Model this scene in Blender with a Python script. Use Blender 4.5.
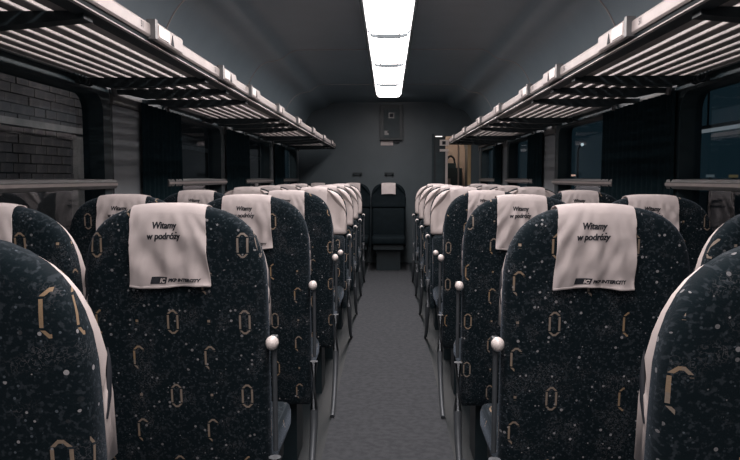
import bpy, bmesh, math, random
from mathutils import Vector, Matrix, noise

# ------------------------------------------------------------------ camera, world, exposure
scene = bpy.context.scene
for o in list(bpy.data.objects):
    bpy.data.objects.remove(o, do_unlink=True)
COL = scene.collection
FPX = 700.0                                   # focal length in pixels of a 740 px wide frame
cam_d = bpy.data.cameras.new('camera')
cam_d.sensor_width = 36.0
cam_d.lens = 36.0 * FPX / 740.0
cam_d.clip_start = 0.02
cam = bpy.data.objects.new('camera', cam_d)
COL.objects.link(cam)
cam.location = (0.0, 0.0, 1.25)
cam.rotation_euler = (math.radians(90) - math.atan(52 / FPX), 0, math.atan(18.5 / FPX))
scene.camera = cam

world = bpy.data.worlds.new('night')
scene.world = world
world.use_nodes = True
bg = world.node_tree.nodes['Background']
bg.inputs['Color'].default_value = (0.25, 0.55, 0.75, 1)
bg.inputs['Strength'].default_value = 0.022

scene.view_settings.view_transform = 'Standard'
scene.view_settings.look = 'None'
scene.view_settings.gamma = 1.0
scene.view_settings.use_curve_mapping = False
scene.view_settings.exposure = 0.18
LAMP = 12.0                                    # ceiling strip brightness
scene.cycles.max_bounces = 10
scene.cycles.diffuse_bounces = 5
scene.cycles.transparent_max_bounces = 12
scene.cycles.sample_clamp_indirect = 4.0
scene.cycles.use_denoising = True

# ------------------------------------------------------------------ node helper
class S:
    """a socket with arithmetic"""
    def __init__(s, nt, sock): s.nt, s.k = nt, sock
    def op(s, kind, *args):
        n = s.nt.nodes.new('ShaderNodeMath'); n.operation = kind
        for i, a in enumerate((s,) + args):
            if isinstance(a, S): s.nt.links.new(a.k, n.inputs[i])
            else: n.inputs[i].default_value = a
        return S(s.nt, n.outputs[0])
    def __add__(s, b): return s.op('ADD', b)
    def __sub__(s, b): return s.op('SUBTRACT', b)
    def __mul__(s, b): return s.op('MULTIPLY', b)
    def __truediv__(s, b): return s.op('DIVIDE', b)
    def lt(s, b): return s.op('LESS_THAN', b)
    def gt(s, b): return s.op('GREATER_THAN', b)
    def abs(s): return s.op('ABSOLUTE')
    def max(s, b): return s.op('MAXIMUM', b)
    def min(s, b): return s.op('MINIMUM', b)
    def floor(s): return s.op('FLOOR')
    def pow(s, b): return s.op('POWER', b)
    def smooth(s, a, b):
        n = s.nt.nodes.new('ShaderNodeMapRange'); n.interpolation_type = 'SMOOTHSTEP'
        s.nt.links.new(s.k, n.inputs[0]); n.inputs[1].default_value = a; n.inputs[2].default_value = b
        return S(s.nt, n.outputs[0])

def new_mat(name, col, rough=0.6, metal=0.0, spec=0.5):
    m = bpy.data.materials.new(name); m.use_nodes = True
    b = m.node_tree.nodes['Principled BSDF']
    b.inputs['Base Color'].default_value = (*col, 1)
    b.inputs['Roughness'].default_value = rough
    b.inputs['Metallic'].default_value = metal
    b.inputs['Specular IOR Level'].default_value = spec
    return m

def tex(nt, kind, vec=None, scale=None, **kw):
    n = nt.nodes.new(kind)
    if vec is not None: nt.links.new(vec, n.inputs['Vector'])
    if scale is not None: n.inputs['Scale'].default_value = scale
    for k, v in kw.items():
        n.inputs[k].default_value = v
    return n

def mixc(nt, fac, a, b):
    n = nt.nodes.new('ShaderNodeMix'); n.data_type = 'RGBA'
    if isinstance(fac, S): nt.links.new(fac.k, n.inputs[0])
    else: n.inputs[0].default_value = fac
    for i, c in ((6, a), (7, b)):
        if isinstance(c, tuple): n.inputs[i].default_value = (*c, 1)
        else: nt.links.new(c, n.inputs[i])
    return n.outputs[2]

def noisy(name, c1, c2, scale, rough=0.6, bump=0.0, bscale=200.0, metal=0.0, spec=0.5, detail=4.0, stretch=None):
    """two-tone mottled material with fine bump"""
    m = new_mat(name, c1, rough, metal, spec)
    nt = m.node_tree; b = nt.nodes['Principled BSDF']
    tc = nt.nodes.new('ShaderNodeTexCoord')
    vec = tc.outputs['Object']
    if stretch:
        mp = nt.nodes.new('ShaderNodeMapping'); mp.inputs['Scale'].default_value = stretch
        nt.links.new(vec, mp.inputs['Vector']); vec = mp.outputs[0]
    n = tex(nt, 'ShaderNodeTexNoise', vec, scale, Detail=detail)
    f = S(nt, n.outputs['Fac']).smooth(0.3, 0.7)
    nt.links.new(mixc(nt, f, c1, c2), b.inputs['Base Color'])
    if bump:
        n2 = tex(nt, 'ShaderNodeTexNoise', vec, bscale, Detail=3.0)
        bp = nt.nodes.new('ShaderNodeBump'); bp.inputs['Strength'].default_value = bump
        bp.inputs['Distance'].default_value = 0.002
        nt.links.new(n2.outputs['Fac'], bp.inputs['Height']); nt.links.new(bp.outputs[0], b.inputs['Normal'])
    return m

def emit(name, col, strength):
    m = bpy.data.materials.new(name); m.use_nodes = True
    nt = m.node_tree; nt.nodes.clear()
    e = nt.nodes.new('ShaderNodeEmission'); e.inputs[0].default_value = (*col, 1); e.inputs[1].default_value = strength
    o = nt.nodes.new('ShaderNodeOutputMaterial'); nt.links.new(e.outputs[0], o.inputs[0])
    return m

# patterned moquette: navy ground, flecks, broken gold oblong rings
def moquette():
    m = new_mat('moquette', (0.01, 0.02, 0.03), 0.9, 0, 0.2)
    nt = m.node_tree; b = nt.nodes['Principled BSDF']
    b.inputs['Sheen Weight'].default_value = 0.10
    b.inputs['Sheen Roughness'].default_value = 0.45
    b.inputs['Sheen Tint'].default_value = (0.55, 0.7, 0.9, 1)
    tc = nt.nodes.new('ShaderNodeTexCoord'); oi = nt.nodes.new('ShaderNodeObjectInfo')
    rnd = S(nt, oi.outputs['Random'])
    sep = nt.nodes.new('ShaderNodeSeparateXYZ'); nt.links.new(tc.outputs['UV'], sep.inputs[0])
    cmb = nt.nodes.new('ShaderNodeCombineXYZ')
    u = S(nt, sep.outputs[0]) + rnd * 7.3
    v = S(nt, sep.outputs[1])
    nt.links.new(u.k, cmb.inputs[0]); nt.links.new(v.k, cmb.inputs[1]); nt.links.new((rnd * 31.0).k, cmb.inputs[2])
    vec = cmb.outputs[0]
    PX, PZ = 0.19, 0.204
    def cell(ox, oz):
        a = u / PX + ox; c = v / PZ + oz
        ia, ic = a.floor(), c.floor()
        wn = nt.nodes.new('ShaderNodeTexWhiteNoise'); wn.noise_dimensions = '2D'
        cc = nt.nodes.new('ShaderNodeCombineXYZ'); nt.links.new(ia.k, cc.inputs[0]); nt.links.new(ic.k, cc.inputs[1])
        nt.links.new(cc.outputs[0], wn.inputs['Vector'])
        return (a - ia - 0.5) * PX, (c - ic - 0.5) * PZ, S(nt, wn.outputs['Value'])
    def ring(px, py):
        ax, ay = px.abs(), py.abs()
        d = (ax - 0.0125).max(ay - 0.030).max((ax + ay - 0.0335) * 0.8)
        r = d.abs().lt(0.0026)
        gap = (ay - 0.0205).abs().gt(0.0018)
        return r * gap
    px, py, h = cell(0.0, 0.22)
    main = ring(px, py) * (px.lt(0.0) + h.gt(0.35)).min(1.0)
    qx, qy, h2 = cell(0.5, 0.70)
    part = ring(qx, qy) * (qx.lt(-0.004) + qy.gt(0.018)).min(1.0) * h2.gt(0.3)
    sx, sy, h3 = cell(0.5, 0.22)
    sq = sx.abs().lt(0.0035) * sy.abs().lt(0.006) * (sy * 500.0).op('SINE').gt(-0.4) * h3.gt(0.3)
    gold = main.max(part).max(sq)
    # flecks
    def dots(scale, thr, keep):
        vo = tex(nt, 'ShaderNodeTexVoronoi', vec, scale)
        sc = nt.nodes.new('ShaderNodeSeparateColor'); nt.links.new(vo.outputs['Color'], sc.inputs[0])
        r = S(nt, sc.outputs[0]); g = S(nt, sc.outputs[1])
        return S(nt, vo.outputs['Distance']).lt(r * thr) * g.gt(keep), S(nt, sc.outputs[2])
    d1, k1 = dots(75.0, 0.30, 0.66)
    d2, k2 = dots(170.0, 0.40, 0.55)
    n1 = tex(nt, 'ShaderNodeTexNoise', vec, 130.0, Detail=2.0)
    n2 = tex(nt, 'ShaderNodeTexNoise', vec, 13.0, Detail=2.0)
    n3 = tex(nt, 'ShaderNodeTexNoise', vec, 120.0, Detail=2.0)
    zone = S(nt, n2.outputs['Fac']).smooth(0.52, 0.68)
    scrib = (S(nt, n1.outputs['Fac']) - 0.5).abs().lt(0.022) * zone
    mott = S(nt, n3.outputs['Fac']).smooth(0.52, 0.66)
    col = mixc(nt, mott * 0.9, (0.0024, 0.0086, 0.0125), (0.026, 0.036, 0.045))
    col = mixc(nt, scrib * 0.3, col, (0.22, 0.22, 0.24))
    col = mixc(nt, d2 * k2 * 0.9, col, (0.10, 0.125, 0.15))
    col = mixc(nt, d1 * k1, col, (0.36, 0.36, 0.38))
    gv = mixc(nt, h, (0.42, 0.29, 0.17), (0.33, 0.28, 0.24))
    col = mixc(nt, gold * 0.72, col, gv)
    nt.links.new(col, b.inputs['Base Color'])
    bp = nt.nodes.new('ShaderNodeBump'); bp.inputs['Strength'].default_value = 0.35; bp.inputs['Distance'].default_value = 0.0015
    n4 = tex(nt, 'ShaderNodeTexNoise', vec, 420.0, Detail=2.0)
    nt.links.new(n4.outputs['Fac'], bp.inputs['Height']); nt.links.new(bp.outputs[0], b.inputs['Normal'])
    return m

def glass():
    m = bpy.data.materials.new('window_glass'); m.use_nodes = True
    nt = m.node_tree; nt.nodes.clear()
    tr = nt.nodes.new('ShaderNodeBsdfTransparent'); tr.inputs[0].default_value = (0.84, 0.90, 0.92, 1)
    gl = nt.nodes.new('ShaderNodeBsdfGlossy'); gl.inputs['Roughness'].default_value = 0.03
    gl.inputs['Color'].default_value = (0.9, 0.95, 1, 1)
    fr = nt.nodes.new('ShaderNodeFresnel'); fr.inputs[0].default_value = 1.45
    mx = nt.nodes.new('ShaderNodeMixShader'); o = nt.nodes.new('ShaderNodeOutputMaterial')
    ge = nt.nodes.new('ShaderNodeNewGeometry')          # the far face of the pane only lets light out
    fac = S(nt, fr.outputs[0]) * (S(nt, ge.outputs['Backfacing']) * -1.0 + 1.0)
    nt.links.new(fac.k, mx.inputs[0]); nt.links.new(tr.outputs[0], mx.inputs[1]); nt.links.new(gl.outputs[0], mx.inputs[2])
    nt.links.new(mx.outputs[0], o.inputs[0])
    return m

M = {}
M['moquette'] = moquette()
M['cream'] = noisy('cream_leather', (0.60, 0.54, 0.53), (0.54, 0.485, 0.475), 9, 0.45, 0.25, 500, spec=0.4)
M['cloth'] = noisy('cover_cloth', (0.62, 0.565, 0.56), (0.56, 0.51, 0.51), 14, 0.9, 0.25, 900, spec=0.15)
M['dark_plastic'] = noisy('dark_plastic', (0.010, 0.022, 0.029), (0.013, 0.027, 0.035), 12, 0.5, 0.1, 300)
M['dark_vinyl'] = noisy('dark_vinyl', (0.003, 0.008, 0.011), (0.005, 0.011, 0.015), 15, 0.8, 0.2, 300, spec=0.15)
M['knob'] = noisy('knob_plastic', (0.80, 0.74, 0.72), (0.74, 0.68, 0.66), 20, 0.35)
M['steel'] = noisy('brushed_steel', (0.10, 0.115, 0.13), (0.08, 0.092, 0.105), 18, 0.42, 0.1, 300, metal=0.3)
M['ink'] = new_mat('print_ink', (0.010, 0.014, 0.022), 0.7)
M['ink_white'] = new_mat('print_white', (0.62, 0.56, 0.55), 0.7)
M['ceiling'] = noisy('ceiling_laminate', (0.185, 0.245, 0.285), (0.168, 0.225, 0.262), 5, 0.33, 0.15, 260, spec=0.5)
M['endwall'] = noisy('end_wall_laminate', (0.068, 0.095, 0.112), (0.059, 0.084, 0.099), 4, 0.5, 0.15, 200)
M['wall'] = noisy('wall_laminate', (0.20, 0.225, 0.245), (0.175, 0.20, 0.22), 6, 0.5, 0.1, 200)
M['floor'] = noisy('dark_lino', (0.006, 0.012, 0.016), (0.008, 0.016, 0.020), 20, 0.6, 0.2, 300)
M['carpet'] = noisy('aisle_carpet', (0.072, 0.079, 0.088), (0.052, 0.058, 0.066), 30, 0.95, 0.6, 700, spec=0.15, detail=8)
M['rail'] = noisy('rail_aluminium', (0.47, 0.43, 0.42), (0.41, 0.375, 0.37), 14, 0.42, 0.1, 200, metal=0.25)
M['slat'] = noisy('slat_aluminium', (0.46, 0.425, 0.415), (0.38, 0.355, 0.35), 10, 0.42, 0.1, 200, metal=0.25)
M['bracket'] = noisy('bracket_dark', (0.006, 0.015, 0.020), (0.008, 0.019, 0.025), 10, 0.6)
M['curtain'] = noisy('curtain_fabric', (0.011, 0.028, 0.037), (0.015, 0.035, 0.045), 30, 0.95, 0.4, 500, spec=0.1)
M['frame'] = noisy('window_rubber', (0.016, 0.034, 0.043), (0.020, 0.041, 0.051), 12, 0.6)
M['trim'] = noisy('trim_aluminium', (0.15, 0.155, 0.16), (0.12, 0.125, 0.13), 9, 0.4, 0.1, 200, metal=0.2)
M['glass'] = glass()
M['lampbody'] = noisy('lamp_housing', (0.10, 0.11, 0.12), (0.085, 0.093, 0.10), 8, 0.5)
M['lamp'] = emit('lamp_diffuser', (1.0, 0.90, 0.875), LAMP)
M['lampside'] = emit('lamp_diffuser_side', (1.0, 0.89, 0.865), LAMP * 1.9)
M['brick'] = noisy('brick_clay', (0.17, 0.15, 0.15), (0.10, 0.09, 0.10), 7, 0.9, 0.5, 80)
M['mortar'] = noisy('mortar', (0.06, 0.06, 0.065), (0.045, 0.045, 0.05), 14, 0.95, 0.4, 120)
M['stone'] = noisy('ledge_stone', (0.42, 0.38, 0.38), (0.30, 0.28, 0.28), 6, 0.9, 0.4, 60)
M['ground'] = noisy('platform_ground', (0.05, 0.055, 0.06), (0.03, 0.035, 0.04), 2, 0.9, 0.4, 40)
M['vest'] = noisy('vestibule_laminate', (0.62, 0.50, 0.44), (0.54, 0.44, 0.38), 5, 0.6)
M['gold'] = noisy('gold_jamb', (0.42, 0.31, 0.18), (0.36, 0.26, 0.15), 8, 0.45)

# ------------------------------------------------------------------ mesh helpers
def obj(name, bm, m, parent=None, smooth=False, bevel=0.0, loc=None):
    me = bpy.data.meshes.new(name)
    if bevel:
        bmesh.ops.bevel(bm, geom=[e for e in bm.edges if e.is_manifold and e.calc_face_angle(0) > 0.6], offset=bevel, segments=2, affect='EDGES', profile=0.5)
    bmesh.ops.recalc_face_normals(bm, faces=bm.faces)
    bm.to_mesh(me); bm.free()
    me.materials.append(M[m] if isinstance(m, str) else m)
    if smooth:
        for p in me.polygons: p.use_smooth = True
        me.set_sharp_from_angle(angle=math.radians(50))
    o = bpy.data.objects.new(name, me); COL.objects.link(o)
    if parent: o.parent = parent
    if loc: o.location = loc
    return o

def box(bm, x0, x1, y0, y1, z0, z1):
    vs = [bm.verts.new((x, y, z)) for z in (z0, z1) for y in (y0, y1) for x in (x0, x1)]
    for f in ((0, 1, 3, 2), (4, 6, 7, 5), (0, 4, 5, 1), (2, 3, 7, 6), (0, 2, 6, 4), (1, 5, 7, 3)):
        bm.faces.new([vs[i] for i in f])
    return vs

def boxm(*b):
    bm = bmesh.new(); box(bm, *b); return bm

def tube(bm, pts, r, n=8, ry=None, cap=True):
    """sweep an ellipse along a polyline; r may be a list"""
    pts = [Vector(p) for p in pts]
    rings = []
    up0 = Vector((0, 0, 1))
    for i, p in enumerate(pts):
        t = (pts[min(i + 1, len(pts) - 1)] - pts[max(i - 1, 0)]).normalized()
        side = t.cross(up0)
        if side.length < 1e-3: side = Vector((1, 0, 0))
        side.normalize(); up = side.cross(t)
        rr = r[i] if isinstance(r, (list, tuple)) else r
        r2 = rr * (ry / r if ry and not isinstance(r, (list, tuple)) else 1)
        rings.append([bm.verts.new(p + side * rr * math.cos(a) + up * r2 * math.sin(a)) for a in [2 * math.pi * k / n for k in range(n)]])
    for a, b in zip(rings, rings[1:]):
        for k in range(n):
            bm.faces.new((a[k], a[(k + 1) % n], b[(k + 1) % n], b[k]))
    if cap:
        bm.faces.new(rings[0][::-1]); bm.faces.new(rings[-1])

def extrude_y(bm, prof, y0, y1, closed=True):
    a = [bm.verts.new((x, y0, z)) for x, z in prof]; b = [bm.verts.new((x, y1, z)) for x, z in prof]
    n = len(prof)
    for i in range(n if closed else n - 1):
        j = (i + 1) % n
        bm.faces.new((a[i], a[j], b[j], b[i]))
    if closed:
        bm.faces.new(a[::-1]); bm.faces.new(b)

def uvxz(bm):
    lay = bm.loops.layers.uv.verify()
    for f in bm.faces:
        nx = abs(f.normal.x); ny = abs(f.normal.y); nz = abs(f.normal.z)
        for l in f.loops:
            c = l.vert.co
            if nz > 0.8: l[lay].uv = (c.x, c.y)
            elif nx > 0.8: l[lay].uv = (c.x + c.y, c.z)
            else: l[lay].uv = (c.x, c.z)

def empty(name, loc, label, cat, group=None, rz=0.0):
    o = bpy.data.objects.new(name, None); COL.objects.link(o)
    o.location = loc; o.rotation_euler = (0, 0, rz); o.empty_display_size = 0.1
    o['label'] = label; o['category'] = cat
    if group: o['group'] = group
    return o

def tag(o, label, cat, group=None):
    o['label'] = label; o['category'] = cat
    if group: o['group'] = group
    return o

def struct(o, label=None):
    o['kind'] = 'structure'
    if label: o['label'] = label
    return o

def text_mesh(body, size, shear=0.0, bold=0.0, align='CENTER'):
    c = bpy.data.curves.new('t', 'FONT'); c.body = body; c.size = size; c.align_x = align
    c.offset = bold; c.resolution_u = 3; c.shear = shear
    t = bpy.data.objects.new('t', c); COL.objects.link(t)
    bpy.context.view_layer.update()
    me = bpy.data.meshes.new_from_object(t.evaluated_get(bpy.context.evaluated_depsgraph_get()))
    bpy.data.objects.remove(t); bpy.data.curves.remove(c)
    return me

# ------------------------------------------------------------------ the coach shell
Y0, Y1 = -2.3, 10.3
XW = 1.32
HC = 2.35

# floor and aisle runner
struct(obj('floor', boxm(-1.42, 1.42, Y0, 12.4, -0.05, 0.0), 'floor'), 'dark lino floor under the seats')
struct(obj('floor_runner', boxm(-0.295, 0.295, Y0, Y1 - 0.02, 0.0005, 0.006), 'carpet'), 'grey carpet runner along the aisle')

# windows: depth ranges, same on both sides
WIN = [(-0.40, 0.98), (1.86, 3.24), (4.11, 5.50), (6.36, 7.74), (8.60, 9.98)]
ZB, ZT, ZR = 0.80, 1.66, 1.225
for side, sgn in (('left', -1), ('right', 1)):
    bm = bmesh.new()
    x0, x1 = sorted((sgn * XW, sgn * (XW + 0.10)))
    box(bm, x0, x1, Y0, 12.4, 0.0, ZB)
    box(bm, x0, x1, Y0, 12.4, ZT, 1.76)
    ys = [Y0] + [v for w in WIN for v in w] + [12.4]
    for a, b in zip(ys[0::2], ys[1::2]):
        box(bm, x0, x1, a, b, ZB, ZT)
    struct(obj('wall_' + side, bm, 'wall'), side + ' side wall of the coach with window openings')

def rounded(cx, cz, hw, hh, r, n=6):
    pts = []
    for qx, qz, a0 in ((1, 1, 0), (-1, 1, 90), (-1, -1, 180), (1, -1, 270)):
        for k in range(n + 1):
            a = math.radians(a0 + 90 * k / n)
            pts.append((cx + qx * (hw - r) + r * math.cos(a), cz + qz * (hh - r) + r * math.sin(a)))
    return pts

wn = 0
for sgn in (-1, 1):
    for (a, b) in WIN:
        wn += 1
        cy, cz, hw, hh = (a + b) / 2, (ZB + ZT) / 2, (b - a) / 2, (ZT - ZB) / 2
        # rounded frame, proud of the wall by 6 mm and lining the opening
        bm = bmesh.new()
        out = rounded(cy, cz, hw + 0.05, hh + 0.03, 0.10); out2 = rounded(cy, cz, hw + 0.012, hh + 0.012, 0.09)
        inn = rounded(cy, cz, hw - 0.035, hh - 0.03, 0.085)
        loops = []
        for pts, x in ((out, XW - 0.001), (out, XW - 0.012), (inn, XW - 0.012), (inn, XW + 0.085), (out2, XW + 0.085)):
            loops.append([bm.verts.new((sgn * x, p[0], p[1])) for p in pts])
        for l0, l1 in zip(loops, loops[1:]):
            n = len(l0)
            for i in range(n): bm.faces.new((l0[i], l0[(i + 1) % n], l1[(i + 1) % n], l1[i]))
        fr = obj('window_%d' % wn, bm, 'frame', smooth=True)
        struct(fr)
        # panes above and below the rail
        for z0, z1 in ((ZR + 0.02, ZT - 0.01), (ZB + 0.01, ZR - 0.02)):
            obj('pane', boxm(*sorted((sgn * (XW + 0.052), sgn * (XW + 0.058))), a + 0.01, b - 0.01, z0, z1), 'glass', fr)
        bm = bmesh.new()
        prof = [(XW - 0.035, ZR + 0.006), (XW - 0.030, ZR + 0.018), (XW + 0.07, ZR + 0.022), (XW + 0.07, ZR - 0.03), (XW - 0.030, ZR - 0.024), (XW - 0.035, ZR - 0.014)]
        extrude_y(bm, [(sgn * x, z) for x, z in prof], a - 0.03, b + 0.05)
        obj('window_rail', bm, 'trim', fr)
        # bright strip let into the rail
        obj('rail_strip', boxm(*sorted((sgn * (XW - 0.039), sgn * (XW - 0.033))), a - 0.03, b + 0.05, ZR - 0.010, ZR + 0.002), 'rail', fr)

# trim bars above the windows with turned-down ends
tn = 0
for sgn in (-1, 1):
    for (a, b) in WIN:
        tn += 1
        bm = bmesh.new()
        x, z = sgn * (XW - 0.035), 1.685
        pts = [(x, a - 0.04, z - 0.05), (x, a - 0.035, z - 0.02), (x, a - 0.01, z)]
        pts += [(x, b + 0.0, z), (x, b + 0.035, z - 0.012), (x, b + 0.055, z - 0.05)]
        tube(bm, pts, 0.013, 8)
        struct(obj('trim_%d' % tn, bm, 'trim', smooth=True))

# pale header plates on the pillars
for sgn in (-1, 1):
    for (w0, w1) in zip(WIN, WIN[1:]):
        tn += 1
        a, b = w0[1] + 0.08, w0[1] + 0.47
        struct(obj('trim_%d' % tn, boxm(*sorted((sgn * (XW - 0.014), sgn * (XW - 0.001))), a, b, 1.60, 1.66), 'trim'))
        tn += 1
        struct(obj('trim_%d' % tn, boxm(*sorted((sgn * (XW - 0.010), sgn * (XW - 0.001))), a, b, 0.02, 1.595), 'wall', bevel=0.003))

# dark strips added to the wall so the gaps between rack slats read as shade
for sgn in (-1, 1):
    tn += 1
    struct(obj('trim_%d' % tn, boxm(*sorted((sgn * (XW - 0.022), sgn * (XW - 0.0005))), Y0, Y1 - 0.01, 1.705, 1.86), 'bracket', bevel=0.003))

# ceiling: flat centre, two coves to each side
def ceil_profile():
    pts = [(0.17, HC), (0.5, HC), (0.74, HC)]
    cove = [(0.79, 2.348), (0.83, 2.338), (0.87, 2.315), (0.905, 2.285), (0.94, 2.267), (0.99, 2.258), (1.04, 2.250), (1.08, 2.236), (1.12, 2.208),
            (1.16, 2.16), (1.195, 2.10), (1.225, 2.03), (1.255, 1.95), (1.28, 1.87), (1.305, 1.80), (1.32, 1.74)]
    return pts + cove
half = ceil_profile()
# smooth it
def chaikin(p, k):
    for _ in range(k):
        q = [p[0]]
        for a, b in zip(p, p[1:]):
            q.append((a[0] * .75 + b[0] * .25, a[1] * .75 + b[1] * .25)); q.append((a[0] * .25 + b[0] * .75, a[1] * .25 + b[1] * .75))
        q.append(p[-1]); p = q
    return p
half = chaikin(half, 1)
SEAM = [-0.63, 1.61, 3.85, 6.10, 8.34]
segs = [Y0] + SEAM + [Y1 + 2.1]
ceil_root = bpy.data.objects.new('ceiling', None); COL.objects.link(ceil_root); struct(ceil_root, 'dark coved ceiling of the coach')
full = [(-x, z) for x, z in reversed(half)] + half
for a, b in zip(segs, segs[1:]):
    bm = bmesh.new()
    lo = [(x, z) for x, z in full]
    hi = [(x * 1.03, z + 0.04) for x, z in reversed(full)]
    extrude_y(bm, lo + hi, a + 0.0015, b - 0.0015)
    obj('ceiling_panel', bm, 'ceiling', ceil_root, smooth=True)
for y in SEAM:                                  # pale joint strips
    bm = bmesh.new()
    lo = [(x * 0.997, z - 0.005) for x, z in full]
    hi = [(x, z + 0.002) for x, z in reversed(full)]
    extrude_y(bm, lo + hi, y - 0.005, y + 0.005)
    obj('joint_strip', bm, 'rail', ceil_root, smooth=True)

# end walls
DX0, DX1, DZ = 0.66, 1.20, 1.86
bm = bmesh.new()
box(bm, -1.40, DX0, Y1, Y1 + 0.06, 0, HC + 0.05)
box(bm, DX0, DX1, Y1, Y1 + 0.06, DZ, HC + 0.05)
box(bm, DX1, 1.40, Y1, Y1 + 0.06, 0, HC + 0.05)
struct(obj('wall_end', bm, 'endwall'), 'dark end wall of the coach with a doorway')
struct(obj('wall_back', boxm(-1.42, 1.42, Y0 - 0.06, Y0, 0, HC + 0.05), 'endwall'))
# vestibule behind the doorway
bm = bmesh.new(); box(bm, 0.30, 1.32, 12.2, 12.26, 0, HC); box(bm, 0.30, 0.36, Y1 + 0.07, 12.2, 0, HC)
struct(obj('wall_vestibule', bm, 'vest'), 'cream vestibule wall beyond the doorway')

# ------------------------------------------------------------------ ceiling lamp
JOINT = [-1.50, -0.17, 1.16, 2.49, 3.82, 5.154, 6.48, 7.836, 9.14]
lamp = empty('ceiling_lamp', (0, 0, 2.30), 'long white glowing strip lamp along the middle of the ceiling', 'lamp')
ZL = 0.0
bm = bmesh.new()
for s in (-1, 1):
    pr = [(s * 0.154, -0.004), (s * 0.176, -0.007), (s * 0.184, 0.055), (s * 0.154, 0.055)]
    extrude_y(bm, pr, JOINT[0] - 0.02, JOINT[-1] + 0.02)
obj('lamp_frame', bm, 'bracket', lamp)
for a, b in zip(JOINT, JOINT[1:]):
    last = b == JOINT[-1]
    bm = bmesh.new()
    def lens(xs, zs, y0, y1):
        v0 = [bm.verts.new((x, y0, z)) for x, z in zip(xs, zs)]; v1 = [bm.verts.new((x, y1, z)) for x, z in zip(xs, zs)]
        for i in range(len(xs) - 1): bm.faces.new((v0[i], v0[i + 1], v1[i + 1], v1[i]))
    e = 0.03 if last else 0.0
    lens((-0.076, 0.076), (-0.014, -0.014), a + 0.014, b - 0.014 - e)
    df = obj('diffuser', bm, 'lamp', lamp)
    for s in (-1, 1):
        bm = bmesh.new()
        lens((s * 0.079, s * 0.128, s * 0.151), (-0.014, -0.010, 0.024), a + 0.014, b - 0.014 - (e if not last else 0.045))
        obj('side_diffuser', bm, 'lampside', lamp)
    if last:
        bm = bmesh.new()
        v = [bm.verts.new(p) for p in ((-0.151, b - 0.059, 0.024), (-0.115, b - 0.012, 0.010), (0.115, b - 0.012, 0.010), (0.151, b - 0.059, 0.024), (0.079, b - 0.045, -0.014), (-0.079, b - 0.045, -0.014))]
        bm.faces.new(v)
        obj('end_diffuser', bm, 'lampside', lamp)
for y in JOINT:
    bm = bmesh.new()
    if y == JOINT[-1]: continue
    extrude_y(bm, [(-0.153, 0.03), (-0.153, 0.008), (-0.130, -0.030), (-0.08, -0.042), (0.08, -0.042), (0.130, -0.030), (0.153, 0.008), (0.153, 0.03)], y - 0.013, y + 0.013)
    obj('joint_rib', bm, 'bracket', lamp)
for s in (-1, 1):
    obj('diffuser_seam', boxm(s * 0.0775 - 0.0030, s * 0.0775 + 0.0030, JOINT[0], JOINT[-1] - 0.045, -0.020, 0.003), 'bracket', lamp)
obj('lamp_tray', boxm(-0.15, 0.15, JOINT[0], JOINT[-1], 0.034, 0.05), 'lampbody', lamp)

# ------------------------------------------------------------------ seats
ZTOP, ZSH, WS = 1.18, 0.945, 0.240
TILT = 0.10
def lean(y, z): return y - (z - 0.45) * TILT
def outline(zlow, inset=0.0, n_top=22):
    """closed loop (x,z) counter-clockwise, seen from behind; zlow is the lower edge"""
    W, H = WS - inset, ZTOP - ZSH - inset
    pts = []
    r = min(0.03, W)
    pts += [(W - 0.012, zlow + inset), (W, zlow + inset + 0.012)]
    ns = max(1, int((ZSH - zlow) / 0.08))
    for k in range(1, ns):
        pts.append((W, zlow + inset + 0.012 + (ZSH - zlow - inset - 0.012) * k / ns))
    for k in range(n_top + 1):
        a = math.pi * k / n_top
        c, s = math.cos(a), math.sin(a)
        e = 2 / 2.9
        pts.append((math.copysign(abs(c) ** e, c) * W, ZSH + abs(s) ** e * H))
    left = [(-x, zz) for x, zz in reversed(pts[:len(pts) - n_top - 1])]
    return pts + left

def loft(layers, cap0=True, cap1=True):
    """layers: list of (loop, y or function(z))"""
    bm = bmesh.new(); rings = []
    for loop, y in layers:
        rings.append([bm.verts.new((x, lean(y(z) if callable(y) else y, z), z)) for x, z in loop])
    for a, b in zip(rings, rings[1:]):
        n = len(a)
        for i in range(n): bm.faces.new((a[i], a[(i + 1) % n], b[(i + 1) % n], b[i]))
    if cap0: bm.faces.new(rings[0][::-1])
    if cap1: bm.faces.new(rings[-1])
    return bm

def shell_bm():
    o = lambda i: outline(0.30, i)
    bm = loft([(o(0.07), 0.0), (o(0.034), 0.0015), (o(0.016), 0.006), (o(0.006), 0.014), (o(0.0), 0.028), (o(0.0), 0.050), (o(0.006), 0.055)])
    bm.normal_update(); uvxz(bm); return bm

def thick(z):                      # front of the cream cushion; thinner at the top
    t = max(0.0, min(1.0, (ZTOP - z) / 0.22))
    return 0.050 + 0.036 + 0.018 * (t ** 0.7)
ZC = 0.84
def cream_loop(i):
    out = []
    for x, z in outline(ZC, i):
        k = max(0.0, min(1.0, (z - 0.93) / 0.16)); k = k * k * (3 - 2 * k)
        out.append((x * (1 - 0.024 * k), z - 0.009 * k * max(0.0, (z - ZSH) / (ZTOP - ZSH))))
    return out
def cream_bm():
    o = cream_loop
    return loft([(o(0.007), 0.050), (o(0.002), 0.054), (o(0.0), 0.06), (o(0.0), lambda z: thick(z) - 0.018), (o(0.006), lambda z: thick(z) - 0.006),
                 (o(0.02), lambda z: thick(z)), (o(0.05), lambda z: thick(z) - 0.012), (o(0.08), lambda z: thick(z) - 0.020)])
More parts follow.
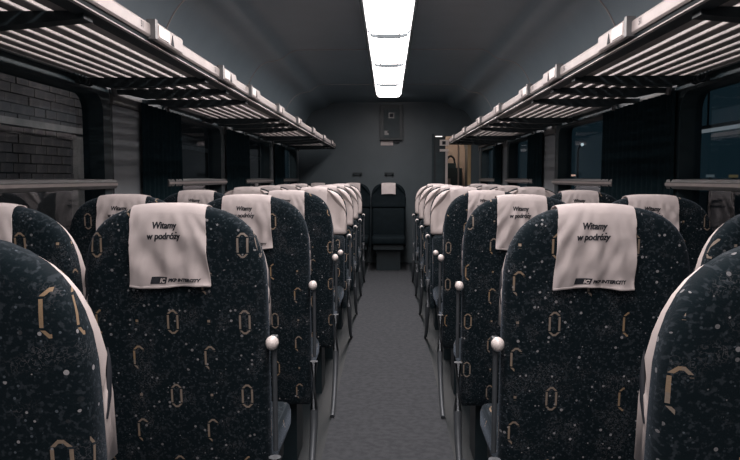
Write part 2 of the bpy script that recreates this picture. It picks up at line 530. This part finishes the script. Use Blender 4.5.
# slits that part the rim at each shoulder from the headrest: from the top, across the front, down the side to the back
def slit_plane(s):
    A, B, C = [Vector((s * x, lean(y, z), z)) for x, y, z in ((0.24, 0.045, 0.930), (0.24, 0.102, 1.010), (0.095, 0.085, 1.165))]
    n = (B - A).cross(C - B).normalized()
    if n.z < 0: n = -n
    return A, n
def bisect(bm, s, keep_above):
    A, n = slit_plane(s)
    off = 0.006 if keep_above else -0.006
    kw = {'clear_inner': True} if keep_above else {'clear_outer': True}
    r = bmesh.ops.bisect_plane(bm, geom=bm.verts[:] + bm.edges[:] + bm.faces[:], plane_co=A + n * off, plane_no=n, **kw)
    es = [e for e in r['geom_cut'] if isinstance(e, bmesh.types.BMEdge)]
    if es: bmesh.ops.edgeloop_fill(bm, edges=es)
    return bm

def cushion_box(x0, x1, y0, y1, z0, z1, r):
    bm = bmesh.new(); box(bm, x0, x1, y0, y1, z0, z1)
    bmesh.ops.bevel(bm, geom=bm.edges[:], offset=r, segments=3, affect='EDGES', profile=0.5)
    return bm

def build_seat(aisle, plain=False, front_cap=False):
    """aisle: +1/-1 = which local x side has the armrest post and leg, 0 = none"""
    e = empty('train_seat', (0, 0, 0), '', 'seat')
    obj('back_shell', shell_bm(), 'dark_vinyl' if plain else 'moquette', e, smooth=True)
    cm = 'dark_vinyl' if plain else 'cream'
    fab = 'dark_vinyl' if plain else 'moquette'
    bm = bisect(bisect(cream_bm(), -1, False), 1, False); bm.normal_update(); uvxz(bm)
    obj('headrest', bm, cm, e, smooth=True)
    for s in (-1, 1):
        bm = bisect(cream_bm(), s, True); bm.normal_update(); uvxz(bm)
        obj('shoulder_rim', bm, cm, e, smooth=True)
    for s in (-1, 1):
        bm = bmesh.new(); tube(bm, [(s * 0.2335, 0.092 - 0.0560, 1.010), (s * 0.2352, 0.088 - 0.0545, 0.995), (s * 0.2375, 0.081 - 0.0525, 0.975), (s * 0.2395, 0.070 - 0.0495, 0.945), (s * 0.2403, 0.058 - 0.047, 0.915)], [0.001, 0.003, 0.0042, 0.004, 0.0015], 6)
        obj('side_seam', bm, 'ink', e, smooth=True)
    # dark core seen in the slit
    o = lambda i: [(x, max(z, 0.86)) for x, z in cream_loop(i)]
    bm = loft([(o(0.010), 0.049), (o(0.010), lambda z: thick(z) - 0.021), (o(0.03), lambda z: thick(z) - 0.032), (o(0.06), lambda z: thick(z) - 0.05)]); obj('cushion_core', bm, 'dark_plastic', e)
    # lumbar cushion and seat
    bm = cushion_box(-0.225, 0.225, 0.052, 0.135, 0.44, 0.835, 0.025)
    for v in bm.verts: v.co.y = lean(v.co.y, v.co.z)
    bm.normal_update(); uvxz(bm); obj('lumbar_cushion', bm, fab, e, smooth=True)
    bm = cushion_box(-0.222, 0.222, 0.055, 0.56, 0.37, 0.475, 0.03)
    bm.normal_update(); uvxz(bm); obj('seat_cushion', bm, fab, e, smooth=True)
    bm = bmesh.new(); box(bm, -0.20, 0.20, 0.10, 0.50, 0.30, 0.37); box(bm, -0.16, 0.16, 0.16, 0.36, 0.0, 0.30)
    obj('seat_base', bm, 'dark_plastic', e, bevel=0.008)
    for s in (-1, 1):
        if s != aisle: continue
        xa = s * 0.255
        za = 0.822
        yb, yf = lean(-0.012, za), lean(0.10, za)
        bm = cushion_box(xa - 0.012, xa + 0.010, yb + 0.014, lean(0.05, za), za - 0.014, za + 0.008, 0.005)
        ar = obj('armrest_hinge', bm, 'dark_plastic', e, smooth=True)
        # pale rounded end cap
        bm = bmesh.new(); bmesh.ops.create_uvsphere(bm, u_segments=14, v_segments=8, radius=1.0)
        for v in bm.verts:
            v.co = Vector((xa + v.co.x * 0.0175, yb + 0.01 + v.co.y * 0.022, za - 0.004 + v.co.z * 0.019))
        obj('end_cap', bm, 'knob', ar, smooth=True)
        if front_cap:
            bm = bmesh.new(); bmesh.ops.create_uvsphere(bm, u_segments=14, v_segments=8, radius=1.0)
            for v in bm.verts:
                v.co = Vector((xa + s * 0.012 + v.co.x * 0.016, 0.20 + v.co.y * 0.02, za - 0.002 + v.co.z * 0.016))
            obj('end_cap', bm, 'knob', ar, smooth=True)
        # thin post, thick column, swept foot
        bm = bmesh.new(); tube(bm, [(xa + s * 0.004, yb + 0.022, za - 0.02), (xa + s * 0.004, yb + 0.030, 0.52)], 0.0065, 8)
        obj('side_post', bm, 'steel', e, smooth=True)
        bm = bmesh.new()
        ys = yb + 0.035
        tube(bm, [(xa, ys, 0.50), (xa, ys, 0.30), (xa, ys - 0.012, 0.24), (xa, ys - 0.05, 0.17), (xa, ys - 0.11, 0.10), (xa, ys - 0.18, 0.045), (xa, ys - 0.26, 0.014)],
             [0.017, 0.017, 0.016, 0.014, 0.013, 0.0125, 0.012], 10)
        obj('leg', bm, 'steel', e, smooth=True)
    return e

PROTO = {}
def copy_tree(o, parent=None):
    c = o.copy(); COL.objects.link(c); c.parent = parent
    for ch in o.children: copy_tree(ch, c)
    return c
def place_seat(kind, x, y, rz, label, group):
    if kind not in PROTO:
        PROTO[kind] = build_seat(*kind); o = PROTO[kind]
    else:
        o = copy_tree(PROTO[kind])
    o.location = (x, y, 0); o.rotation_euler = (0, 0, rz)
    o['label'] = label; o['group'] = group
    return o

# ------------------------------------------------------------------ cloth head covers
CW, CH = 0.101, 0.208
def top_z(x):
    return ZSH + (1 - (min(abs(x), WS * 0.999) / WS) ** 2.9) ** (1 / 2.9) * (ZTOP - ZSH)
def ripple(x, t, seed):
    """how far the hanging cloth stands off, t = 0 at the top to 1 at the hem"""
    r = 0.0
    s = seed * 3.7
    fan = (x - 0.02 * math.sin(s)) / (0.35 + 0.65 * t)
    r += 0.0060 * t * math.sin(fan * 80 + s + 2.2 * t)
    r += 0.0070 * t * (1 - 0.3 * t) * math.sin((x * 62 - t * 8.0) + 1.7 * s)
    r += 0.0075 * (0.3 + 0.7 * t) * noise.noise(Vector((x * 42 + t * 2.5 + s * 5, t * 3.4 - x * 12, s)))
    r += 0.006 * t * t * (abs(x) / CW) ** 3
    return r
def cloth_point(x, t, seed):
    """back face of the cloth; t 0..1 from the top edge to the hem"""
    zt = top_z(x) * (1 - t) + (ZTOP - 0.003) * t
    z = zt - 0.016 - t * (CH - 0.016)
    xx = x * (0.955 + 0.075 * t ** 2) + 0.004 * math.sin(seed * 2.3) * t
    if t > 0.9: z -= 0.004 * math.sin(x * 30 + seed) * (t - 0.9) * 10
    # the shell is rounded back near its upper edge
    yb = -0.0150 * min(1, 0.35 + t * 2) - ripple(x, t, seed)
    dz = top_z(x) - z
    if dz < 0.05: yb += 0.012 * (1 - dz / 0.05) ** 2
    return Vector((xx, lean(yb, z), z))
def cloth_bm(seed):
    NX, NT = 46, 44
    bm = bmesh.new(); grid = []
    for i in range(NX + 1):
        x = (i / NX * 2 - 1) * CW
        col = []
        zt = top_z(x)
        # front part hanging over the headrest
        for z, y in ((zt - 0.15, None), (zt - 0.11, None), (zt - 0.07, None), (zt - 0.035, None), (zt - 0.014, None)):
            yy = thick(z) + 0.004 + 0.002 * math.sin(x * 60 + z * 30)
            col.append(Vector((x * 0.96, lean(yy, z), z)))
        zz = zt + 0.004
        for y in (0.070, 0.050, 0.030, 0.018):
            k = 0.0 if 0.02 < y < 0.069 else 0.003
            col.append(Vector((x * 0.955, lean(y, zz), zz - k)))
        col.append(Vector((x * 0.955, lean(0.0095, zt), zt - 0.004)))
        for k in range(NT + 1):
            col.append(cloth_point(x, k / NT, seed))
        grid.append([bm.verts.new(p) for p in col])
    for a, b in zip(grid, grid[1:]):
        for k in range(len(a) - 1): bm.faces.new((a[k], b[k], b[k + 1], a[k + 1]))
    # thickness
    bm.normal_update()
    fs = bm.faces[:]
    bmesh.ops.solidify(bm, geom=fs, thickness=0.0016)
    return bm
def hem_bm(seed):
    bm = bmesh.new(); 
    pts = [cloth_point((i / 24 * 2 - 1) * CW * 1.005, 0.985, seed) + Vector((0, -0.001, 0)) for i in range(25)]
    tube(bm, pts, 0.0028, 6, ry=0.0034)
    for s in (-1, 1):
        pts = [cloth_point(s * CW, k / 20 * 0.985, seed) + Vector((0, -0.0004, 0)) for k in range(1, 21)]
        tube(bm, pts, 0.0016, 6)
    return bm

def wrap_text(me, cx, t_c, seed, lift=0.0030, xs=1.0):
    """flat text (x right, y up, metres) -> on the back of the cloth, seen from behind (+x stays right)"""
    bm = bmesh.new(); bm.from_mesh(me)
    for _ in range(2):
        le = [e for e in bm.edges if e.calc_length() > 0.006]
        if not le: break
        bmesh.ops.subdivide_edges(bm, edges=le, cuts=1)
    bmesh.ops.triangulate(bm, faces=bm.faces[:])
    for v in bm.verts:
        p = cloth_point(cx + v.co.x * xs, t_c - v.co.y / (CH - 0.016), seed)
        v.co = p + Vector((0, -lift, 0))
    return bm

TXT = [text_mesh('Witamy', 0.0235, 0.18, 0.0005), text_mesh('w podrózy', 0.0235, 0.18, 0.0005)]
def dotted_z(me):
    # the dot over the z: placed over the last letter but one
    w = lambda t: max(v.co.x for v in text_mesh(t, 0.0235, 0, 0, 'LEFT').vertices)
    full = w('w podrózy'); zc = (w('w podró') + w('w podróz')) / 2 - full / 2 + 0.0014
    bm = bmesh.new(); bm.from_mesh(me)
    h = 0.0147
    vs = [bm.verts.new((zc + dx + 0.18 * (h + dy), h + dy, 0)) for dx, dy in ((-0.0021, 0), (0.0021, 0), (0.0021, 0.0036), (-0.0021, 0.0036))]
    bm.faces.new(vs); bm.to_mesh(me); bm.free()
dotted_z(TXT[1])
def embolden(me, d):
    bm = bmesh.new()
    for dx in (-d, 0, d):
        n0 = len(bm.verts); bm.from_mesh(me); bm.verts.ensure_lookup_table()
        for v in bm.verts[n0:]: v.co.x += dx
    bm.to_mesh(me); bm.free()
for t in TXT: embolden(t, 0.0007)
TXT_L = text_mesh('PKP INTERCITY', 0.0118, 0.22, 0.0007, 'LEFT')
TXT_I = text_mesh('IC', 0.0140, 0.25, 0.0006, 'LEFT')
def block_mesh():
    bm = bmesh.new()
    h, w = 0.0165, 0.043
    vs = [bm.verts.new(p) for p in ((0, 0, 0), (w - 0.003, 0, 0), (w + 0.002, h, 0), (0.004, h, 0))]
    bm.faces.new(vs)
    bmesh.ops.subdivide_edges(bm, edges=bm.edges[:], cuts=5, use_grid_fill=True)
    me = bpy.data.meshes.new('b'); bm.to_mesh(me); bm.free(); return me
BLOCK = block_mesh()
def build_cover(seed):
    e = empty('headrest_cover', (0, 0, 0), '', 'headrest cover')
    obj('cloth', cloth_bm(seed), 'cloth', e, smooth=True)
    obj('hem', hem_bm(seed), 'cloth', e, smooth=True)
    obj('greeting_lettering', wrap_text(TXT[0], -0.008, 0.215, seed, 0.0030, 0.84), 'ink', e)
    obj('greeting_lettering', wrap_text(TXT[1], -0.010, 0.355, seed, 0.0030, 0.84), 'ink', e)
    lb = obj('logo_block', wrap_text(BLOCK, -0.050, 0.945, seed, 0.0032), 'ink', e)
    obj('logo_lettering', wrap_text(TXT_I, -0.026, 0.930, seed, 0.0042), 'ink_white', lb)
    obj('company_lettering', wrap_text(TXT_L, -0.004, 0.925, seed), 'ink', e)
    return e
CPROTO = {}
def place_cover(seed, x, y, rz, label, group, tilt=0.0):
    if seed not in CPROTO:
        CPROTO[seed] = build_cover(seed); o = CPROTO[seed]
    else:
        o = copy_tree(CPROTO[seed])
    o.location = (x, y, 0); o.rotation_euler = (0, 0, rz)
    o['label'] = label; o['group'] = group
    return o

OFF = (ZTOP - 0.45) * TILT
ROWS_AWAY = [0.86, 1.77, 2.76, 3.75]
ROWS_FACE = [5.20, 6.15, 7.15, 8.15]
ORD_A = ['nearest row', 'second row', 'third row', 'fourth row']
ORD_F = ['first row facing the camera', 'second row facing the camera', 'third row facing the camera', 'last row facing the camera']
seed = 0
for r, d in enumerate(ROWS_AWAY):
    for sgn, sname in ((-1, 'left'), (1, 'right')):
        for lat, lname in (((0.632, 0.56, 0.56, 0.545)[r] if sgn < 0 else (0.590, 0.54, 0.54, 0.54)[r], 'aisle'), ((1.06, 1.06, 1.06, 1.035)[r] if sgn < 0 else (1.05, 1.05, 1.05, 1.035)[r], 'window')):
            if r == 0 and lname == 'window': continue
            x, y = sgn * lat, d + OFF
            kind = (-sgn if lname == 'aisle' else 0, False, r == 3)
            place_seat(kind, x, y, 0, 'dark patterned train seat seen from behind, %s, %s of the aisle, %s side' % (ORD_A[r], sname, lname), 'seats turned away from the camera')
            seed += 1
            place_cover(seed if r < 3 else 5, x - (0.004 if sgn < 0 else 0.016), y, 0,
                        'pale printed cloth over the %s %s-side seat in the %s' % (sname, lname, ORD_A[r]), 'printed headrest covers on the seats turned away')
for r, d in enumerate(ROWS_FACE):
    for sgn, sname in ((-1, 'left'), (1, 'right')):
        for lat, lname in ((0.545, 'aisle'), (1.037, 'window')):
            x, y = sgn * lat, d - OFF
            kind = (sgn if lname == 'aisle' else 0, False, False)
            place_seat(kind, x, y, math.pi, 'cream headed train seat facing us, %s, %s of the aisle, %s side' % (ORD_F[r].replace(' facing the camera', ' of those'), sname, lname), 'seats facing the camera')
            place_cover(7, x, y, math.pi, 'pale cloth over the %s %s-side seat in the %s' % (sname, lname, ORD_F[r]), 'headrest covers on the seats facing the camera')
for x, nm in ((0.0, 'at the far end of the aisle'), (-0.49, 'at the end wall, just left of the aisle'), (-0.98, 'at the end wall, nearest the left windows')):
    y = 9.75
    place_seat((0, True, False), x, y, math.pi, 'all dark seat ' + nm, 'seats along the end wall')
    place_cover(7, x, y, math.pi, 'small pale cloth on the dark seat ' + nm, 'covers on the end wall seats')

# ------------------------------------------------------------------ luggage racks
def rack(sgn, y_end, brackets, plates, sname):
    e = empty('luggage_rack', (sgn * 0.75, Y0, 1.68), 'slatted metal luggage rack above the %s windows' % sname, 'luggage rack', 'luggage racks')
    ys, X, Z = Y0, sgn * 0.75, 1.68
    def loc(x, y, z): return (x - X, y - Y0, z - Z)
    def rk(name, bm, m, par=e, **k):
        for v in bm.verts: v.co = Vector(loc(*v.co))
        return obj(name, bm, m, par, **k)
    bm = bmesh.new()
    pr = [(0.742, 1.728), (0.738, 1.722), (0.738, 1.692), (0.742, 1.686), (0.760, 1.686), (0.760, 1.728)]
    extrude_y(bm, [(sgn * x, z) for x, z in pr], ys, y_end)
    fr = rk('front_rail', bm, 'rail')
    bm = bmesh.new()
    extrude_y(bm, [(sgn * x, z) for x, z in ((0.745, 1.687), (0.752, 1.664), (0.785, 1.658), (0.790, 1.690))], ys, y_end)
    rk('rail_channel', bm, 'bracket')
    bm = bmesh.new()
    extrude_y(bm, [(sgn * x, z) for x, z in ((0.7445, 1.6685), (0.747, 1.6735), (0.7515, 1.6735), (0.7515, 1.6655))], ys, y_end)
    rk('channel_bead', bm, 'slat')
    # slats
    n = 8
    for i in range(n):
        x = 0.822 + i * 0.058
        z = 1.674
        bm = bmesh.new()
        pr = [(x - 0.019, z - 0.0035), (x - 0.0165, z - 0.006), (x + 0.0165, z - 0.006), (x + 0.019, z - 0.0035), (x + 0.019, z + 0.0035), (x + 0.0165, z + 0.006), (x - 0.0165, z + 0.006), (x - 0.019, z + 0.0035)]
        extrude_y(bm, [(sgn * a, b) for a, b in pr], ys + 0.03, y_end - 0.02)
        rk('slat', bm, 'slat')
    for yb in brackets:
        bm = bmesh.new()
        w = 0.026
        vs = [(0.762, 1.667), (0.762, 1.648), (1.00, 1.628), (1.16, 1.626), (1.25, 1.646), (XW - 0.002, 1.647), (XW - 0.002, 1.667)]
        extrude_y(bm, [(sgn * a, b) for a, b in vs], yb - w, yb + w)
        rk('bracket', bm, 'bracket', bevel=0.004)
    for k, (y0, y1) in enumerate(plates):
        bm = bmesh.new()
        extrude_y(bm, [(sgn * x, z) for x, z in ((0.730, 1.738), (0.726, 1.732), (0.726, 1.690), (0.730, 1.684), (0.745, 1.684), (0.745, 1.738))], y0, y1)
        pl = rk('number_plate', bm, 'rail', bevel=0.002)
        # bright lens in the nearer half and a dark end clip
        bm = bmesh.new(); box(bm, *sorted((sgn * 0.7235, sgn * 0.727)), y0 + 0.04, y0 + (y1 - y0) * 0.48, 1.694, 1.730)
        rk('plate_lens', bm, 'knob', pl, bevel=0.001)
        bm = bmesh.new(); box(bm, *sorted((sgn * 0.7225, sgn * 0.75)), y0 - 0.002, y0 + 0.022, 1.681, 1.741)
        rk('plate_clip', bm, 'trim', pl, bevel=0.002)
        bm = bmesh.new()
        v = [bm.verts.new((sgn * 0.7245, y0 + (y1 - y0) * q, zz)) for q, zz in ((0.56, 1.692), (0.66, 1.692), (0.61, 1.726))]
        v2 = [bm.verts.new((sgn * 0.7262, p.co.y, p.co.z)) for p in v]
        bm.faces.new(v); bm.faces.new(v2[::-1])
        for i in range(3): bm.faces.new((v[i], v[(i + 1) % 3], v2[(i + 1) % 3], v2[i]))
        rk('plate_mark', bm, 'ink', pl)
        # seat numbers painted on the rail before the plate
        if k < 3:
            me = SEATNO[sgn]
            bm = bmesh.new(); bm.from_mesh(me)
            for vv in bm.verts:
                a, b = vv.co.x, vv.co.y
                vv.co = Vector((sgn * 0.7372, y0 - 0.075 + (a if sgn < 0 else -a), 1.701 + b))
            rk('seat_number', bm, 'ink', fr)
    for yb in (y_end - 0.012,):
        bm = bmesh.new()
        extrude_y(bm, [(sgn * a, b) for a, b in ((0.738, 1.73), (0.738, 1.655), (XW - 0.002, 1.645), (XW - 0.002, 1.68))], yb - 0.012, yb + 0.012)
        rk('end_plate', bm, 'bracket')
SEATNO = {-1: text_mesh('51', 0.026, 0, 0.0004), 1: text_mesh('51', 0.026, 0, 0.0004)}
BR = [-1.5, -0.35, 0.05, 0.65, 1.79, 2.95, 3.33, 3.78, 4.95, 5.40, 5.90, 7.05, 7.50, 8.0, 9.1]
PLATES = [(2.19, 2.49), (3.08, 3.36), (3.72, 3.98), (4.65, 4.92), (5.62, 5.90), (6.75, 7.0), (7.9, 8.15)]
rack(-1, 9.85, BR, PLATES + [(9.0, 9.25)], 'left')
rack(1, 8.60, [b for b in BR if b < 8.4], PLATES, 'right')

# ------------------------------------------------------------------ curtains
def curtain(sgn, a, b, label):
    bm = bmesh.new(); n = 90
    rows = [1.642, 1.62, 1.4, 1.1, 0.82]
    grid = []
    for k, z in enumerate(rows):
        row = []
        for i in range(n + 1):
            t = i / n; y = a + (b - a) * t
            amp = 0.006 + 0.012 * (1.0 - (z - 0.8)) * 0.5 + 0.008
            x = XW - 0.026 - 0.5 * amp * math.sin(t * 2 * math.pi * (b - a) / 0.075) - 0.003 * math.sin(t * 23 + k)
            row.append(bm.verts.new((sgn * x, y, z)))
        grid.append(row)
    for r0, r1 in zip(grid, grid[1:]):
        for i in range(n): bm.faces.new((r0[i], r0[i + 1], r1[i + 1], r1[i]))
    bmesh.ops.solidify(bm, geom=bm.faces[:], thickness=0.002)
    e = obj('window_curtain', bm, 'curtain', smooth=True)
    tag(e, label, 'curtain', 'bunched window curtains')
for sgn, sname, lst in ((-1, 'left', [(3.66, 4.36), (5.58, 6.52), (7.95, 8.75)]), (1, 'right', [(3.22, 4.33), (5.95, 6.62), (8.1, 8.75)])):
    for q, (a, b) in zip(('nearest', 'middle', 'farthest'), lst):
        curtain(sgn, a, b, 'dark pleated curtain between the %s windows, %s of three' % (sname, q))

# coat hooks hanging under the racks
def hook(sgn, y, label):
    e = empty('coat_hook', (sgn * (XW - 0.05), y, 1.66), label, 'coat hook', 'coat hooks above the windows')
    obj('hook_plate', boxm(*sorted((sgn * 0.0, sgn * 0.049)), -0.055, 0.055, 0.012, 0.03), 'bracket', e)
    for dy in (-0.032, 0.0, 0.032):
        bm = bmesh.new()
        pts = [(-sgn * 0.0, dy, 0.02)] + [(-sgn * (0.018 - 0.018 * math.cos(a)), dy, -0.004 - 0.020 * math.sin(a)) for a in [math.pi * k / 6 for k in range(7)]]
        tube(bm, pts, 0.006, 6); obj('hook_arm', bm, 'bracket', e, smooth=True)
for sgn, sname in ((-1, 'left'), (1, 'right')):
    for y, q in ((2.90, 'nearest'), (4.93, 'second'), (7.1, 'third')):
        hook(sgn, y, 'dark coat hooks above the %s windows, %s set from the camera' % (sname, q))

# ------------------------------------------------------------------ end wall things
e = empty('display_unit', (0.035, Y1, 1.80), 'dark wall unit with small windows under the far end of the lamp', 'display unit')
obj('unit_body', boxm(-0.16, 0.165, -0.10, -0.001, 0.0, 0.50), 'dark_plastic', e, bevel=0.01)
obj('unit_panel', boxm(-0.105, 0.125, -0.106, -0.0995, 0.03, 0.45), 'frame', e, bevel=0.003)
obj('unit_window', boxm(-0.035, 0.045, -0.109, -0.1055, 0.31, 0.39), 'trim', e, bevel=0.002)
obj('unit_window', boxm(-0.022, 0.032, -0.1105, -0.1085, 0.325, 0.378), 'ink', e)
obj('unit_button', boxm(-0.095, -0.035, -0.110, -0.1055, 0.07, 0.13), 'trim', e, bevel=0.003)
obj('unit_button', boxm(-0.055, -0.033, -0.1115, -0.1095, 0.10, 0.125), 'ink', e)
tag(obj('wall_notice', boxm(-0.115, 0.065, Y1 - 0.012, Y1 - 0.001, 1.725, 1.795), 'cloth', bevel=0.002), 'small pale notice under the dark wall unit', 'notice')
obj('unit_catch', boxm(0.04, 0.12, -0.06, -0.001, -0.035, -0.001), 'ink', e)
for x, nm in ((0.01, 'over the seat at the end of the aisle'), (-0.455, 'left of the aisle on the end wall')):
    h = empty('wall_hook', (x, Y1, 1.30), 'short dark coat hook bar ' + nm, 'coat hook', 'hooks on the end wall')
    obj('hook_bar', boxm(-0.07, 0.07, -0.03, -0.001, -0.012, 0.03), 'bracket', h, bevel=0.006)
    for dx in (-0.045, 0.045):
        bm = bmesh.new(); tube(bm, [(dx, -0.025, 0.0), (dx, -0.05, -0.012), (dx, -0.06, 0.01)], 0.007, 6); obj('hook_arm', bm, 'bracket', h)

# doorway: sliding leaf, jambs, sign, vestibule fittings
d1 = struct(obj('door_1', boxm(DX0, DX0 + 0.17, Y1 + 0.012, Y1 + 0.045, 0.0, DZ - 0.005), 'dark_plastic', bevel=0.004), 'dark sliding door leaf, half open')
obj('door_pane', boxm(DX0 + 0.035, DX0 + 0.135, Y1 + 0.008, Y1 + 0.0125, 0.9, 1.62), 'frame', d1)
obj('door_edge', boxm(DX0 + 0.171, DX0 + 0.205, Y1 + 0.012, Y1 + 0.045, 0.0, 1.66), 'cream', d1)
struct(obj('trim_90', boxm(1.155, 1.20, Y1 - 0.015, Y1 + 0.05, 0, 1.80), 'gold', bevel=0.003))
struct(obj('trim_91', boxm(DX0 - 0.03, DX0 - 0.001, Y1 - 0.02, Y1 - 0.001, 0, DZ + 0.03), 'frame', bevel=0.003))
e = empty('door_sign', (0.80, Y1 - 0.02, 1.68), 'cream sign with a dark square beside the doorway', 'sign')
obj('sign_board', boxm(-0.055, 0.075, 0.0, 0.016, 0.04, 0.125), 'knob', e, bevel=0.003)
obj('sign_square', boxm(-0.02, 0.03, -0.003, 0.0005, 0.055, 0.105), 'ink', e)
obj('sign_bar', boxm(-0.055, 0.075, 0.0, 0.016, -0.045, -0.01), 'knob', e, bevel=0.003)
e = empty('door_lamp', (0.73, Y1 - 0.02, 1.845), 'tiny bright bar lamp over the doorway', 'lamp')
obj('lamp_base', boxm(-0.055, 0.055, 0.0, 0.018, -0.002, 0.02), 'lampbody', e)
obj('lamp_tube', boxm(-0.05, 0.05, -0.006, 0.0, 0.002, 0.014), emit('door_lamp_glow', (1.0, 0.93, 0.9), 1.4), e)
vl = empty('vestibule_lamp', (0.95, 11.5, HC - 0.14), 'flush round lamp on the vestibule ceiling', 'lamp')
bm = bmesh.new(); bmesh.ops.create_cone(bm, cap_ends=True, segments=24, radius1=0.10, radius2=0.13, depth=0.05); obj('lamp_glass', bm, emit('vestibule_glow', (1.0, 0.80, 0.64), 20.0), vl)
bm = bmesh.new(); bmesh.ops.create_cone(bm, cap_ends=True, segments=24, radius1=0.15, radius2=0.15, depth=0.03); obj('lamp_base', bm, 'lampbody', vl, loc=(0, 0, 0.042))
e = empty('vestibule_cabinet', (1.08, 12.19, 0.0), 'dark cabinet with rounded top handle seen through the doorway', 'cabinet')
obj('cabinet_body', boxm(-0.16, 0.16, -0.30, 0.0, 0.0, 1.42), 'dark_plastic', e, bevel=0.02)
obj('cabinet_top', boxm(-0.10, 0.06, -0.26, 0.0, 1.421, 1.50), 'frame', e, bevel=0.03)
bm = bmesh.new(); tube(bm, [(-0.02 + 0.07 * math.cos(a), -0.12, 1.52 + 0.10 * math.sin(a)) for a in [math.radians(-60 + 20 * k) for k in range(14)]], 0.018, 8)
obj('cabinet_handle', bm, 'ink', e, smooth=True)
tag(obj('vestibule_box', boxm(0.93, 1.02, 11.60, 11.75, 0.0, 1.24), 'stone', bevel=0.01), 'pale pinkish post low behind the doorway', 'post')
bm = bmesh.new(); tube(bm, [(1.12, 11.3, 0.0), (1.12, 11.3, HC)], 0.012, 10); tag(obj('grab_pole', bm, 'cream', smooth=True), 'thin pale grab pole in the vestibule', 'pole')

# ------------------------------------------------------------------ outside, night
struct(obj('ground_outside', boxm(-60, 60, -40, 120, -1.05, -1.0), 'ground'))
# station wall of bricks seen through the left windows
XB = -4.0
struct_wall = obj('wall_outside', boxm(XB - 0.3, XB, -1.0, 22.0, -1.0, 4.2), 'mortar'); struct(struct_wall, 'dim brick station wall outside the left windows')
BL, BH = 0.25, 0.105
brick_me = None
rnd = random.Random(4)
rows_z = [1.20 + k * BH for k in range(14)]
for ri, z in enumerate(rows_z):
    for k in range(20):
        y = 6.2 + k * BL + (BL / 2 if ri % 2 else 0)
        if brick_me is None:
            bm = boxm(-0.03, 0.03, 0.006, BL - 0.006, 0.006, BH - 0.006)
            o = obj('brick', bm, 'brick', bevel=0.004); brick_me = o.data
        else:
            o = bpy.data.objects.new('brick', brick_me); COL.objects.link(o)
        o.location = (XB + 0.002 + rnd.uniform(-0.008, 0.008), y, z); o.parent = struct_wall
obj('ledge', boxm(XB, XB + 0.12, -1.0, 22.0, 1.80, 1.875), 'stone', struct_wall, bevel=0.01)
obj('reflection_strip', boxm(XB, XB + 0.09, 8.75, 9.0, -1.0, 1.79), 'stone', struct_wall)  # pale upright strip standing in for the curtain's reflection in the glass

e = empty('brick_fill_lamp', (-2.4, 7.4, -1.0), 'unseen lamp post added to light the brick wall outside the left windows', 'lamp')  # out of view, put in to light the bricks
bm = bmesh.new(); bmesh.ops.create_uvsphere(bm, u_segments=16, v_segments=10, radius=0.10); obj('lamp_globe', bm, emit('brick_fill_glow', (1.0, 0.88, 0.82), 190.0), e, smooth=True, loc=(0, 0, 4.3))
bm = bmesh.new(); tube(bm, [(-0.3, 0, 0), (-0.3, 0, 4.5), (-0.15, 0, 4.56), (0, 0, 4.4)], 0.03, 8); obj('post', bm, 'bracket', e)

# right side: canopy tube light, lamp post, low lights
e = empty('platform_tube_lamp', (5.0, 10.65, 1.99), 'white tube light outside the near right window', 'lamp')
bm = bmesh.new(); tube(bm, [(0, -1.2, 0), (0, 0.75, 0)], 0.028, 8); obj('lamp_tube', bm, emit('tube_glow', (0.9, 0.93, 1.0), 0.16), e)
obj('lamp_housing', boxm(-0.05, 0.05, -1.25, 0.8, 0.03, 0.08), 'bracket', e)
for y in (-1.0, 0.55):
    obj('lamp_hanger', boxm(-0.012, 0.012, y - 0.012, y + 0.012, 0.08, 1.6), 'bracket', e)
struct(obj('roof_outside', boxm(4.0, 7.5, 4.0, 34.0, 3.58, 3.66), 'bracket'))
e = empty('street_lamp', (12.0, 44.0, -1.0), 'tall thin street lamp seen through the second right window', 'lamp')
bm = bmesh.new(); tube(bm, [(-0.25, 0, 0), (-0.25, 0, 4.0), (-0.1, 0, 4.25)], 0.07, 8); obj('post', bm, 'trim', e)
bm = bmesh.new(); bmesh.ops.create_uvsphere(bm, u_segments=12, v_segments=8, radius=0.10); obj('lamp_head', bm, emit('street_glow', (0.85, 0.95, 1.0), 0.7), e, loc=(0, 0, 4.32))
def low_light(x, y, z, w, col, st, label):
    e = empty('signal_lamp', (x, y, -1.0), label, 'lamp', 'small lights outside the right windows')
    obj('signal_glow', boxm(-w, w, -0.06, 0.06, z + 0.96, z + 1.04), emit('signal_glow', col, st), e, bevel=0.02)
    obj('signal_post', boxm(-0.04, 0.04, -0.03, 0.03, 0.0, z + 0.96), 'bracket', e)
low_light(10.3, 40.0, 1.40, 0.26, (1.0, 0.55, 0.42), 0.9, 'low orange light beyond the second right window')
low_light(9.5, 21.0, 1.31, 0.10, (0.75, 0.9, 1.0), 0.08, 'low pale light beyond the nearest right window')
low_light(9.5, 19.6, 1.30, 0.10, (1.0, 0.75, 0.4), 0.07, 'low yellow light beyond the nearest right window')
